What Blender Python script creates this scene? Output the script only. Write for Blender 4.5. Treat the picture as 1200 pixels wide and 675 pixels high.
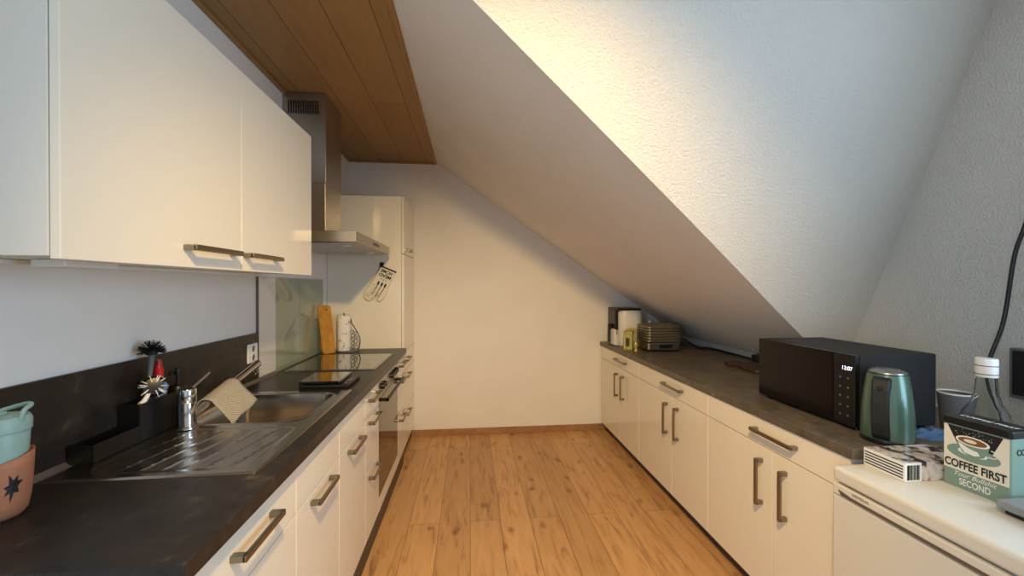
import bpy, bmesh, math, random
from mathutils import Vector, Matrix, Euler
for o in list(bpy.data.objects): bpy.data.objects.remove(o)
SC = bpy.context.scene; COL = SC.collection
random.seed(7)
PI = math.pi
# ---------------------------------------------------------------- camera, world, lights, exposure
CAM_H = 1.3906
cam = bpy.data.cameras.new('camera'); cam.sensor_width = 36; cam.lens = 474.5078/1200*36; cam.clip_start = .02
co = bpy.data.objects.new('camera', cam); COL.objects.link(co); SC.camera = co
co.location = (0, 0, CAM_H); co.rotation_euler = (PI/2-.0049, 0, -.1031)
w = bpy.data.worlds.new('world'); SC.world = w; w.use_nodes = True
w.node_tree.nodes['Background'].inputs[0].default_value = (.55, .72, 1, 1)
w.node_tree.nodes['Background'].inputs[1].default_value = 1.0
SC.view_settings.view_transform = 'Standard'; SC.view_settings.look = 'None'
SC.view_settings.exposure = -0.08; SC.view_settings.gamma = 1; SC.view_settings.use_curve_mapping = False
SPOT_W, SPOT_POS = 305, (.08, .06, 2.40)
def light(name, kind, loc, rot, energy, color, **k):
    l = bpy.data.lights.new(name, kind); l.energy = energy; l.color = color
    for a, b in k.items(): setattr(l, a, b)
    o = bpy.data.objects.new(name, l); COL.objects.link(o); o.location = loc; o.rotation_euler = rot
    return o
def aim(o, target):
    o.rotation_euler = (Vector(target)-o.location).to_track_quat('-Z', 'Y').to_euler()
lamp_light = light('ceiling_spot_light', 'SPOT', SPOT_POS, (0, 0, 0), SPOT_W, (1, .67, .27), spot_size=math.radians(92), spot_blend=1.0, shadow_soft_size=.05)
aim(lamp_light, (.26, 2.1, .70))
day = light('window_or_fill_daylight', 'AREA', (2.04, -.12, 1.52), (0, 0, 0), 42, (.56, .77, 1), shape='RECTANGLE', size=1.3, size_y=1.25)
aim(day, (0, -.12, 1.52))
fill_day = light('window_or_fill_daylight', 'AREA', (-1.07, -.85, 1.55), (0, 0, 0), 30, (.56, .77, 1), shape='RECTANGLE', size=1.1, size_y=1.2)  # added fill from an unseen left opening, brightens the cheek's right part
aim(fill_day, (1, -.85, 1.55))
# ---------------------------------------------------------------- helpers
def lin(c):
    return tuple(((x/255)/12.92 if x/255 <= .04045 else ((x/255+.055)/1.055)**2.4) for x in c)
def mat(name, rgb, rough=.5, metal=0, spec=.5, trans=0, ior=1.45, coat=0, emit=0, alpha=1):
    m = bpy.data.materials.new(name); m.use_nodes = True
    b = m.node_tree.nodes['Principled BSDF']; c = lin(rgb)
    b.inputs['Base Color'].default_value = (*c, 1); b.inputs['Roughness'].default_value = rough
    b.inputs['Metallic'].default_value = metal; b.inputs['Specular IOR Level'].default_value = spec
    b.inputs['Transmission Weight'].default_value = trans; b.inputs['IOR'].default_value = ior
    b.inputs['Coat Weight'].default_value = coat
    if emit: b.inputs['Emission Color'].default_value = (*c, 1); b.inputs['Emission Strength'].default_value = emit
    return m
class N:
    def __init__(s, m): s.t = m.node_tree; s.b = s.t.nodes['Principled BSDF']
    def new(s, kind, **k):
        n = s.t.nodes.new(kind)
        for a, v in k.items():
            if a in n.inputs: n.inputs[a].default_value = v
            else: setattr(n, a, v)
        return n
    def link(s, a, b): s.t.links.new(a, b)
    def coord(s, scale=(1, 1, 1), rot=(0, 0, 0)):
        tc = s.new('ShaderNodeTexCoord'); mp = s.new('ShaderNodeMapping')
        mp.inputs['Scale'].default_value = scale; mp.inputs['Rotation'].default_value = rot
        s.link(tc.outputs['Object'], mp.inputs[0]); return mp.outputs[0]
    def ramp(s, fac, stops):
        r = s.new('ShaderNodeValToRGB'); e = r.color_ramp.elements
        while len(e) < len(stops): e.new(.5)
        for i, (p, c) in enumerate(stops): e[i].position = p; e[i].color = (*c, 1)
        s.link(fac, r.inputs[0]); return r.outputs[0]
    def bump(s, h, strength, dist=.002):
        b = s.new('ShaderNodeBump'); b.inputs['Strength'].default_value = strength; b.inputs['Distance'].default_value = dist
        s.link(h, b.inputs['Height']); s.link(b.outputs[0], s.b.inputs['Normal'])
def plaster(name, rgb, strength, scale, dist=.006):
    m = mat(name, rgb, .85, spec=.2); n = N(m); v = n.coord()
    a = n.new('ShaderNodeTexNoise', Scale=scale, Detail=6.0, Roughness=.62); n.link(v, a.inputs['Vector'])
    n.bump(a.outputs['Fac'], strength, dist)
    b = n.new('ShaderNodeTexNoise', Scale=3.0, Detail=3.0); n.link(v, b.inputs['Vector'])
    c = lin(rgb); n.link(n.ramp(b.outputs['Fac'], [(.3, tuple(x*.96 for x in c)), (.7, c)]), n.b.inputs['Base Color'])
    return m
def planks(name, c1, c2, c3, width, length, rough, gap=(.12, .06, .03), knots=True, mortar=.0016, coat=0):
    m = mat(name, (150, 100, 60), rough, coat=coat); n = N(m)
    v = n.coord(rot=(0, 0, PI/2))
    br = n.new('ShaderNodeTexBrick', offset=.37, offset_frequency=2, squash=1.0)
    br.inputs['Color1'].default_value = (0, 0, 0, 1); br.inputs['Color2'].default_value = (1, 1, 1, 1); br.inputs['Mortar'].default_value = (.5, .5, .5, 1)
    br.inputs['Scale'].default_value = 1; br.inputs['Mortar Size'].default_value = mortar; br.inputs['Mortar Smooth'].default_value = .3
    br.inputs['Brick Width'].default_value = length; br.inputs['Row Height'].default_value = width
    n.link(v, br.inputs['Vector'])
    g = n.coord(scale=(22, 2.4, 22))
    off = n.new('ShaderNodeVectorMath', operation='MULTIPLY_ADD'); n.link(br.outputs['Color'], off.inputs[0]); off.inputs[1].default_value = (7, 9, 3); n.link(g, off.inputs[2])
    a = n.new('ShaderNodeTexNoise', Scale=1.3, Detail=8.0, Roughness=.6, Distortion=.9); n.link(off.outputs[0], a.inputs['Vector'])
    col = n.ramp(a.outputs['Fac'], [(.26, c1), (.46, c2), (.78, c3)])
    tone = n.new('ShaderNodeMix', data_type='RGBA', blend_type='MULTIPLY'); tone.inputs[0].default_value = .55
    tr = n.ramp(br.outputs['Color'], [(0, (.74, .72, .70)), (1, (1.1, 1.1, 1.1))])
    n.link(col, tone.inputs[6]); n.link(tr, tone.inputs[7]); out = tone.outputs[2]
    if knots:
        kv = n.coord(scale=(8.5, 4.2, 5)); k = n.new('ShaderNodeTexVoronoi', Scale=1.0); 
        ns = n.new('ShaderNodeTexNoise', Scale=2.2, Detail=3.0); n.link(kv, ns.inputs['Vector'])
        ad = n.new('ShaderNodeVectorMath', operation='MULTIPLY_ADD'); n.link(ns.outputs['Color'], ad.inputs[0]); ad.inputs[1].default_value = (.5, .5, .5); n.link(kv, ad.inputs[2])
        n.link(ad.outputs[0], k.inputs['Vector'])
        kc = n.ramp(k.outputs['Distance'], [(.0, (.10, .06, .035)), (.06, (.42, .30, .2)), (.22, (1, 1, 1))])
        mk = n.new('ShaderNodeMix', data_type='RGBA', blend_type='MULTIPLY'); mk.inputs[0].default_value = .8
        n.link(out, mk.inputs[6]); n.link(kc, mk.inputs[7]); out = mk.outputs[2]
    mx = n.new('ShaderNodeMix', data_type='RGBA'); n.link(br.outputs['Fac'], mx.inputs[0]); n.link(out, mx.inputs[6]); mx.inputs[7].default_value = (*gap, 1)
    n.link(mx.outputs[2], n.b.inputs['Base Color'])
    n.bump(a.outputs['Fac'], .12, .001)
    return m
def mottled(name, stops, scale, rough, detail=6, spec=.5, bump=0, vor=False, coat=0):
    m = mat(name, (128, 128, 128), rough, spec=spec, coat=coat); n = N(m); v = n.coord()
    a = n.new('ShaderNodeTexNoise', Scale=scale, Detail=float(detail), Roughness=.65, Distortion=.6); n.link(v, a.inputs['Vector'])
    n.link(n.ramp(a.outputs['Fac'], [(p, lin(c)) for p, c in stops]), n.b.inputs['Base Color'])
    if bump: n.bump(a.outputs['Fac'], bump, .001)
    return m
def brushed(name, rgb, rough, axis='z', metal=1, bump=.012):
    m = mat(name, rgb, rough, metal); n = N(m)
    sc = {'z': (4, 4, 300), 'y': (300, 4, 300), 'x': (4, 300, 300)}[axis]
    a = n.new('ShaderNodeTexNoise', Scale=1.0, Detail=3.0); n.link(n.coord(scale=sc), a.inputs['Vector'])
    r = n.new('ShaderNodeMapRange'); r.inputs['To Min'].default_value = rough*.8; r.inputs['To Max'].default_value = rough*1.3
    n.link(a.outputs['Fac'], r.inputs['Value']); n.link(r.outputs[0], n.b.inputs['Roughness']); n.bump(a.outputs['Fac'], bump, .0003)
    return m
M = dict(
    wall=plaster('white_paint', (236, 232, 226), .25, 60), rough_wall=plaster('rough_plaster', (235, 231, 222), 1.0, 125, .015),
    floor=planks('oak_laminate', (.27, .135, .052), (.54, .295, .125), (.63, .375, .175), .178, 1.75, .42, coat=.1),
    wood_ceiling=planks('wood_panel_ceiling', (.32, .18, .062), (.36, .205, .072), (.40, .23, .085), .20, 2.6, .5, gap=(.07, .03, .01), knots=False, mortar=.002),
    skirting=mottled('oak_skirting', [(.3, (140, 100, 66)), (.7, (176, 132, 92))], 12, .5),
    front=mat('white_gloss_front', (234, 226, 208), .14, coat=.25), carcass=mat('white_carcass', (222, 217, 206), .4),
    plinth=mat('brown_plinth', (70, 58, 50), .45),
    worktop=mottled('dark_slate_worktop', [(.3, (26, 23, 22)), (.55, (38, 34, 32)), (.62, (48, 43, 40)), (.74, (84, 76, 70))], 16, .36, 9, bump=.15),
    worktop_lit=mottled('dark_slate_worktop_lit', [(.3, (72, 66, 58)), (.55, (98, 89, 78)), (.62, (112, 102, 90)), (.72, (140, 128, 114))], 16, .36, 9, bump=.15),  # same slate as the left run, stronger light painted into lighter colours
    steel=brushed('brushed_steel', (176, 172, 166), .26, 'z'), hood=brushed('hood_steel', (176, 170, 162), .3, 'z'),
    sink=brushed('sink_steel', (190, 183, 172), .2, 'y', bump=0), chrome=mat('chrome', (205, 205, 205), .09, 1),
    handle=brushed('handle_nickel', (150, 140, 124), .3, 'z'),
    black=mat('black_plastic', (16, 16, 17), .32), matt_black=mat('matt_black', (20, 20, 21), .6), black_glass=mat('black_glass', (8, 8, 9), .04, coat=1),
    oven_glass=mat('oven_glass', (95, 85, 75), .06, .75), glass=mat('clear_glass', (240, 245, 242), .03, trans=1, ior=1.12),
    splash=mat('green_glass', (150, 158, 132), .08, coat=.6), white_gloss=mat('white_gloss_panel', (214, 211, 206), .06, coat=.8),
    white=mat('white_plastic', (228, 226, 220), .35), fridge=mat('fridge_white', (214, 209, 196), .35), grey=mat('grey_plastic', (96, 96, 98), .4),
    seal=mat('grey_seal', (120, 112, 104), .35, .6), board=mottled('bamboo_board', [(.3, (176, 120, 40)), (.7, (214, 158, 66))], 14, .45),
    red=mat('red_plastic', (170, 28, 34), .35), blue=mat('blue_cloth', (70, 104, 150), .7), dark_red=mat('dark_red', (92, 28, 24), .4),
    mint=mat('mint_enamel', (122, 172, 156), .25, coat=.4), kettle=mat('green_kettle_metallic', (78, 106, 93), .3, .42, coat=.5),
    paper=mottled('printed_kitchen_paper', [(.3, (236, 232, 226)), (.60, (232, 228, 220)), (.66, (150, 130, 126))], 28, .9, 2),
    sleeve=mottled('terracotta_sleeve', [(.3, (150, 98, 74)), (.7, (176, 120, 94))], 12, .6), mint_cup=mat('mint_cup', (138, 170, 166), .4),
    leather=mottled('brown_leather', [(.3, (48, 26, 20)), (.7, (76, 42, 32))], 30, .4, bump=.2),
    cream=mat('cream_print', (226, 218, 196), .4), mint_print=mat('mint_print', (122, 146, 130), .4), black_print=mat('black_print', (24, 24, 26), .45), coffee=mat('coffee_print', (132, 84, 48), .4), white_print=mat('white_print', (232, 230, 222), .45), grey_print=mat('grey_print', (120, 116, 110), .5),
    magazine=mottled('picture_print', [(.30, (40, 34, 36)), (.42, (66, 52, 50)), (.50, (196, 186, 182)), (.62, (214, 208, 204)), (.74, (176, 122, 108))], 20, .3, 3, coat=.4),
    carton=mottled('green_carton_print', [(.3, (138, 134, 58)), (.6, (176, 170, 92)), (.72, (204, 196, 150))], 30, .5, 2), yellow_carton=mottled('yellow_carton_print', [(.35, (190, 164, 60)), (.7, (214, 198, 128))], 30, .5, 2),
    grill=brushed('grill_metal', (158, 148, 128), .42, 'x'), screen=mat('led_digits', (215, 225, 255), .5, emit=3.0),
    window_frame=mat('window_frame_white', (235, 235, 235), .4), clear_plastic=mat('clear_plastic', (170, 172, 170), .15, trans=.5), dark_glass=mat('microwave_glass', (16, 11, 10), .22, spec=.3),
)
def woven(name, rgb1, rgb2, scale):
    m = mat(name, rgb1, .9); n = N(m); v = n.coord(scale=(1, 1, 1), rot=(.3, .2, .5))
    w_ = n.new('ShaderNodeTexWave', Scale=scale, Distortion=2.0, Detail=2.0); w_.inputs['Detail Scale'].default_value = 3
    n.link(v, w_.inputs['Vector']); n.link(n.ramp(w_.outputs['Fac'], [(.2, lin(rgb1)), (.8, lin(rgb2))]), n.b.inputs['Base Color']); n.bump(w_.outputs['Fac'], .6, .002)
    return m
M['cloth'] = woven('woven_cloth', (196, 188, 170), (128, 118, 102), 150)
WM = {}                                                            # object -> its world matrix
def link(name, me, m, parent=None, kind=None):
    o = bpy.data.objects.new(name, me); COL.objects.link(o)
    if m: me.materials.append(m)
    if parent: o.parent = parent; WM[o] = WM[parent]
    else: WM[o] = Matrix()
    if kind: o['kind'] = kind
    return o
def tag(o, label, cat, group=None):
    o['label'] = label; o['category'] = cat
    if group: o['group'] = group
    return o
def thing(name, label, cat, loc=(0, 0, 0), rz=0, group=None):
    o = bpy.data.objects.new(name, None); COL.objects.link(o); o.location = loc; o.rotation_euler = (0, 0, rz); o.empty_display_size = .05
    WM[o] = Matrix.Translation(loc) @ Matrix.Rotation(rz, 4, 'Z'); return tag(o, label, cat, group)
class MB:
    """collects shapes in world coordinates (or the parent's own, with local=True)"""
    def __init__(s): s.bm = bmesh.new()
    def face(s, pts):
        vs = [s.bm.verts.new(p) for p in pts]
        try: return s.bm.faces.new(vs)
        except ValueError: return None
    def box(s, x0, x1, y0, y1, z0, z1, mtx=None):
        P = [Vector((x, y, z)) for x in (x0, x1) for y in (y0, y1) for z in (z0, z1)]
        if mtx: P = [mtx @ p for p in P]
        v = [s.bm.verts.new(p) for p in P]
        for f in ((0, 1, 3, 2), (4, 6, 7, 5), (0, 4, 5, 1), (2, 3, 7, 6), (0, 2, 6, 4), (1, 5, 7, 3)): s.bm.faces.new([v[i] for i in f])
        return s
    def prism(s, poly, vec):
        """poly: list of 3-D points, extruded by vec"""
        a = [s.bm.verts.new(p) for p in poly]; b = [s.bm.verts.new(Vector(p)+Vector(vec)) for p in poly]
        s.bm.faces.new(a); s.bm.faces.new(list(reversed(b)))
        for i in range(len(a)):
            j = (i+1) % len(a); s.bm.faces.new([a[i], b[i], b[j], a[j]])
        return s
    def lathe(s, prof, loc, n=32, axis=(0, 0, 1), close=False):
        q = Vector((0, 0, 1)).rotation_difference(Vector(axis)).to_matrix(); L = Vector(loc); rings = []
        for r, z in prof:
            if r < 1e-6: rings.append([s.bm.verts.new(L+q @ Vector((0, 0, z)))])
            else: rings.append([s.bm.verts.new(L+q @ Vector((r*math.cos(2*PI*k/n), r*math.sin(2*PI*k/n), z))) for k in range(n)])
        if close: rings.append(rings[0])
        for a, b in zip(rings, rings[1:]):
            for k in range(n):
                j = (k+1) % n
                if len(a) == 1 and len(b) == 1: continue
                f = [a[0], b[j], b[k]] if len(a) == 1 else ([a[k], a[j], b[0]] if len(b) == 1 else [a[k], a[j], b[j], b[k]])
                s.bm.faces.new(f)
        return s
    def cyl(s, a, b, r, n=20, r2=None):
        a = Vector(a); b = Vector(b); d = b-a; r2 = r if r2 is None else r2
        return s.lathe([(0, 0), (r, 0), (r2, d.length), (0, d.length)], a, n, d.normalized())
    def tube(s, pts, r, n=10):
        P = [Vector(p) for p in pts]; rings = []; up = None
        for i, p in enumerate(P):
            t = (P[min(i+1, len(P)-1)]-P[max(i-1, 0)]).normalized()
            if up is None: up = t.orthogonal().normalized()
            up = (up-t*up.dot(t)).normalized(); sd = t.cross(up)
            rr = r[i] if isinstance(r, (list, tuple)) else r
            rings.append([s.bm.verts.new(p+(up*math.cos(2*PI*k/n)+sd*math.sin(2*PI*k/n))*rr) for k in range(n)])
        for a, b in zip(rings, rings[1:]):
            for k in range(n): s.bm.faces.new([a[k], a[(k+1) % n], b[(k+1) % n], b[k]])
        s.bm.faces.new(list(reversed(rings[0]))); s.bm.faces.new(rings[-1]); return s
    def obj(s, name, m, parent=None, bevel=0, smooth=False, kind=None, local=False, seg=2, sub=0, solid=0):
        me = bpy.data.meshes.new(name)
        bmesh.ops.recalc_face_normals(s.bm, faces=s.bm.faces); s.bm.to_mesh(me); s.bm.free()
        if parent and not local: me.transform(WM[parent].inverted())
        if smooth:
            for p in me.polygons: p.use_smooth = True
            try: me.set_sharp_from_angle(angle=math.radians(38))
            except Exception: pass
        o = link(name, me, m, parent, kind)
        if solid: d = o.modifiers.new('solid', 'SOLIDIFY'); d.thickness = solid; d.offset = 0
        if bevel: b = o.modifiers.new('bevel', 'BEVEL'); b.width = bevel; b.segments = seg; b.limit_method = 'ANGLE'
        if sub: u = o.modifiers.new('sub', 'SUBSURF'); u.levels = sub; u.render_levels = sub
        return o
def spline(pts, n=8):
    P = [Vector(p) for p in pts]; out = []
    for i in range(len(P)-1):
        a, b, c, d = P[max(i-1, 0)], P[i], P[i+1], P[min(i+2, len(P)-1)]
        for k in range(n):
            t = k/n; out.append(.5*((2*b)+(c-a)*t+(2*a-5*b+4*c-d)*t*t+(3*b-a-3*c+d)*t**3))
    return out+[P[-1]]
def lettering(name, body, origin, right, up, size, m, parent, width=None, thick=.0004, shear=0, align='LEFT', bold=0):
    cu = bpy.data.curves.new(name, 'FONT'); cu.body = body; cu.size = 1; cu.shear = shear; cu.align_x = align; cu.extrude = 0; cu.offset = bold
    t = bpy.data.objects.new(name, cu); COL.objects.link(t); bpy.context.view_layer.update()
    me = bpy.data.meshes.new_from_object(t.evaluated_get(bpy.context.evaluated_depsgraph_get())); bpy.data.objects.remove(t); bpy.data.curves.remove(cu)
    R = Vector(right).normalized(); U = Vector(up).normalized(); Nn = R.cross(U); o = Vector(origin)+Nn*thick
    xs = [v.co.x for v in me.vertices] or [0, 1]; sx = size if width is None else width/max(max(xs)-min(xs), 1e-6)
    x0 = min(xs) if width is not None else 0
    me.transform(Matrix.Identity(4))
    for v in me.vertices: v.co = o+R*((v.co.x-x0)*sx)+U*(v.co.y*size)
    if parent: me.transform(WM[parent].inverted())
    return link(name, me, m, parent)
# ---------------------------------------------------------------- the room
XL, XR, YF, YB, ZC = -1.092, 2.057, 3.815, -2.2, 2.53
SLOPE = -.68865
def zs(x): return ZC+SLOPE*(x+.309)
MB().box(XL-.1, XR+.1, YB-.1, YF+.1, -.08, 0).obj('floor', M['floor'], kind='structure')
LY0, LY1 = -1.45, -.25  # left wall opening made for the added daylight fill
b = MB()
for a in ((YB-.1, LY0, 0, 2.7), (LY1, YF+.1, 0, 2.7), (LY0, LY1, 0, .9), (LY0, LY1, 2.2, 2.7)): b.box(XL-.12, XL, a[0], a[1], a[2], a[3])
b.obj('wall_left', M['wall'], kind='structure')
MB().box(XL, XR, YF, YF+.12, 0, 2.7).obj('wall_far', M['wall'], kind='structure')
WY0, WY1, WZ0, WZ1 = -.82, .58, .88, 2.16
b = MB()
for a in ((YB-.1, WY0, 0, 2.7), (WY1, YF+.1, 0, 2.7), (WY0, WY1, 0, WZ0), (WY0, WY1, WZ1, 2.7)): b.box(XR, XR+.12, a[0], a[1], a[2], a[3])
b.obj('wall_right', M['rough_wall'], kind='structure')
MB().box(XL, XR, YB-.12, YB, 0, 2.7).obj('wall_near', M['wall'], kind='structure')
b = MB()
for a in ((LY0, LY0+.06, .9, 2.2), (LY1-.06, LY1, .9, 2.2), (LY0+.06, LY1-.06, .9, .96), (LY0+.06, LY1-.06, 2.14, 2.2), (-.88, -.82, .96, 2.14)): b.box(XL-.09, XL-.03, a[0], a[1], a[2], a[3])
b.obj('added_window', M['window_frame'], kind='structure')  # unseen frame, added to go with the left daylight fill
b = MB()
for a in ((WY0, WY0+.06, WZ0, WZ1), (WY1-.06, WY1, WZ0, WZ1), (WY0+.06, WY1-.06, WZ0, WZ0+.06), (WY0+.06, WY1-.06, WZ1-.06, WZ1), (-.15, -.09, WZ0+.06, WZ1-.06)): b.box(XR+.03, XR+.09, a[0], a[1], a[2], a[3])
b.obj('window_1', M['window_frame'], kind='structure')
MB().box(XL, -.309, YB, YF, ZC, ZC+.05).obj('ceiling', M['wood_ceiling'], kind='structure')
# valley edge where the far slope meets the steep dormer cheek
VAL = [(-.309, 1.205), (.006, 1.313), (.176, 1.373), (.380, 1.446), (.624, 1.535), (.906, 1.638), (1.066, 1.698), (1.334, 1.802), (1.526, 1.878), (1.735, 1.955), (2.057, 2.075)]
top = [(x, y, zs(x)) for x, y in VAL]
poly = top+[(XR, YF, zs(XR)), (-.309, YF, ZC)]
b = MB(); b.prism(poly, (0, 0, .09)); b.obj('ceiling', M['wall'], kind='structure')
b = MB()
rows = []
for x, y, z in top:
    wy = 1.968-.4137*(z-1.117); V = Vector((x, y-.0005, z)); W_ = Vector((XR, wy if x < 2.05 else 2.075, z)); rows.append([b.bm.verts.new(V.lerp(W_, k/6)) for k in range(7)])
for a, c in zip(rows, rows[1:]):
    for k in range(6):
        try: b.bm.faces.new([a[k], a[k+1], c[k+1], c[k]])
        except ValueError: pass
bmesh.ops.remove_doubles(b.bm, verts=b.bm.verts, dist=1e-4)
g = bmesh.ops.extrude_face_region(b.bm, geom=list(b.bm.faces)); bmesh.ops.translate(b.bm, verts=[v for v in g['geom'] if isinstance(v, bmesh.types.BMVert)], vec=(0, .05, .03))
b.obj('ceiling', M['rough_wall'], kind='structure', smooth=True)
MB().prism([(-.309, YB, ZC), (XR, YB, ZC), (XR, 1.39, ZC), (-.309, 1.21, ZC)], (0, 0, .1)).obj('ceiling', M['wall'], kind='structure')
MB().box(XL, XL+.022, YB, YF-.022, ZC-.014, ZC).obj('trim_1', M['wood_ceiling'], kind='structure', bevel=.002)
MB().box(XL, -.309, YF-.022, YF, ZC-.014, ZC).obj('trim_2', M['wood_ceiling'], kind='structure', bevel=.002)
MB().box(-.331, -.309, 1.09, YF-.022, ZC-.012, ZC).obj('trim_3', M['wood_ceiling'], kind='structure', bevel=.002)
MB().box(-.543, 1.308, YF-.015, YF, 0, .058).obj('baseboard_far', M['skirting'], kind='structure', bevel=.002)
# ---------------------------------------------------------------- handles
def handle(parent, xf, d, axis, c, length, z=None, off=.036, t=.011, wd=.016):
    """bow handle: bar plus two flared feet; d = +1 or -1, the side the bar stands off to"""
    b = MB(); h = length/2; x1 = xf+d*off
    lo, hi = min(x1, x1-d*t), max(x1, x1-d*t); fl, fh = min(xf, x1-d*.002), max(xf, x1-d*.002)
    if axis == 'y':
        y, z = c
        b.box(lo, hi, y-h, y+h, z-wd/2, z+wd/2)
        for s in (-1, 1): b.box(fl, fh, y+s*(h-.009)-.009, y+s*(h-.009)+.009, z-wd/2, z+wd/2)
    else:
        y, z = c
        b.box(lo, hi, y-wd/2, y+wd/2, z-h, z+h)
        for s in (-1, 1): b.box(fl, fh, y-wd/2, y+wd/2, z+s*(h-.009)-.009, z+s*(h-.009)+.009)
    return b.obj('handle', M['handle'], parent, bevel=.003)
G = .0018
def panel(name, parent, x0, x1, y0, y1, z0, z1):
    return MB().box(x0, x1, y0+G, y1-G, z0+G, z1-G).obj(name, M['front'], parent, bevel=.0012)
# ---------------------------------------------------------------- right run of base cabinets
XRF = 1.26; WRZ = .8545
def right_unit(y0, y1, mid, hy, label):
    t = thing('base_cabinet', label, 'cabinet', (1.55, (y0+y1)/2, 0), group='base cabinets under the right worktop')
    MB().box(XRF+.019, 1.84, y0+.001, y1-.001, .076, .817).obj('carcass', M['carcass'], t)
    MB().box(XRF+.05, XRF+.066, y0, y1, 0, .0755).obj('plinth', M['plinth'], t)
    d = panel('drawer', t, XRF, XRF+.018, y0, y1, .698, .815); handle(d, XRF, -1, 'y', (hy, .762), .235)
    a = panel('door', t, XRF, XRF+.018, y0, mid, .076, .698); handle(a, XRF, -1, 'z', (mid-.075, .548), .20)
    a = panel('door', t, XRF, XRF+.018, mid, y1, .076, .698); handle(a, XRF, -1, 'z', (mid+.06, .545), .20)
    return t
right_unit(2.92, 3.80, 3.30, 3.27, 'cream gloss base cabinet with drawer and two doors, at the far wall on the right')
right_unit(2.034, 2.918, 2.42, 2.40, 'cream gloss base cabinet with drawer and two doors, middle one of the right run')
right_unit(1.222, 2.032, 1.572, 1.555, 'cream gloss base cabinet with drawer and two doors, beside the white refrigerator')
b = MB(); b.box(1.25, XR-.002, 1.205, YF-.002, .8185, WRZ)
tag(b.obj('worktop', M['worktop_lit'], bevel=.003), 'dark slate worktop on the right cabinets, under the microwave', 'worktop')
# ---------------------------------------------------------------- refrigerator
FZ = .81; FX0 = 1.17
t = thing('refrigerator', 'white under-counter refrigerator with maker name strip, right foreground', 'refrigerator', (1.45, .92, 0))
MB().box(FX0+.05, 1.76, .64, 1.198, .01, .762).obj('body', M['fridge'], t, bevel=.004)
MB().box(FX0, 1.78, .62, 1.20, .763, FZ).obj('top', M['fridge'], t, bevel=.012, seg=4)
dr = MB().box(FX0, FX0+.047, .622, 1.198, .06, .722).obj('door', M['fridge'], t, bevel=.005)
s = MB().prism([(FX0-.002, .622, .724), (FX0-.002, 1.194, .724), (FX0-.002, 1.194, .757), (FX0-.002, .622, .757)], (.05, 0, 0)).obj('control_strip', M['fridge'], t, bevel=.003)
MB().prism([(FX0-.0035, .64, .726), (FX0-.0035, 1.165, .728), (FX0-.0035, 1.174, .743), (FX0-.0035, 1.13, .737), (FX0-.0035, .64, .736)], (.003, 0, 0)).obj('grip_recess', M['seal'], s)
lettering('maker_name', 'SIEMENS', (FX0-.002, 1.128, .7445), (0, -1, 0), (0, 0, 1), .0125, M['black_print'], s, width=.052, thick=.0006)
# ---------------------------------------------------------------- left run
XLF = -.5155; LWZ = .905; FT = .866
def left_cab(y0, y1, top, label):
    t = thing('base_cabinet', label, 'cabinet', (-.8, (y0+y1)/2, 0), group='base cabinets under the left worktop')
    MB().box(XL+.001, XLF-.019, y0+.001, y1-.001, .105, top).obj('carcass', M['carcass'], t)
    MB().box(XLF-.02, XLF-.004, y0, y1, 0, .104).obj('plinth', M['plinth'], t)
    return t
t = left_cab(.785, 1.262, .865, 'white gloss base cabinet with drawer over door, nearest one on the left')
d = panel('drawer', t, XLF-.018, XLF, .785, 1.262, .712, FT); handle(d, XLF, 1, 'y', (1.02, .80), .19)
panel('door', t, XLF-.018, XLF, .785, 1.262, .105, .712)
for y0, y1, lb in ((1.262, 1.66, 'white gloss base cabinet under the ribbed drainboard'), (1.66, 2.06, 'white gloss base cabinet under the sink bowl')):
    t = left_cab(y0, y1, .69, lb)
    panel('blind_panel', t, XLF-.018, XLF, y0, y1, .712, FT)
    d = panel('door', t, XLF-.018, XLF, y0, y1, .105, .712); handle(d, XLF, 1, 'y', ((y0+y1)/2, .685), .19)
def drawers3(y0, y1, lb, hl=.19):
    t = left_cab(y0, y1, .865, lb)
    for z0, z1, hz in ((.712, FT, .805), (.45, .712, .69), (.105, .45, .41)):
        d = panel('drawer', t, XLF-.018, XLF, y0, y1, z0, z1); handle(d, XLF, 1, 'y', ((y0+y1)/2, hz), min(hl, y1-y0-.06))
drawers3(2.06, 2.36, 'narrow white gloss three-drawer base cabinet, between sink and oven')
drawers3(2.96, 3.235, 'narrow white gloss three-drawer base cabinet, between oven and tall cabinet')
# oven
t = thing('oven', 'built-in oven with steel control strip and mirrored glass door under the hob', 'oven', (-.8, 2.66, 0))
MB().box(XL+.03, XLF-.02, 2.364, 2.956, .10, .862).obj('body', M['grey'], t)
MB().box(XLF-.02, XLF-.004, 2.36, 2.96, 0, .10).obj('plinth', M['plinth'], t)
pn = MB().box(XLF-.018, XLF, 2.362, 2.958, .748, FT-.002).obj('control_panel', M['steel'], t, bevel=.001)
for y in (2.43, 2.49, 2.71, 2.77, 2.83, 2.89):
    MB().lathe([(0, 0), (.018, 0), (.016, .018), (.014, .02), (0, .02)], (XLF, y, .806), 20, (1, 0, 0)).obj('knob', M['black'], pn, smooth=True)
dr = MB().box(XLF-.018, XLF, 2.362, 2.958, .185, .745).obj('door', M['oven_glass'], t, bevel=.001)
b = MB(); b.tube([(XLF+.042, 2.39, .735), (XLF+.042, 2.93, .735)], .010, 14)
b.box(XLF, XLF+.045, 2.39, 2.412, .727, .743); b.box(XLF, XLF+.045, 2.908, 2.93, .727, .743); b.obj('handle', M['black'], dr, smooth=True)
MB().box(XLF-.018, XLF, 2.362, 2.958, .105, .183).obj('lower_panel', M['front'], t, bevel=.001)
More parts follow.
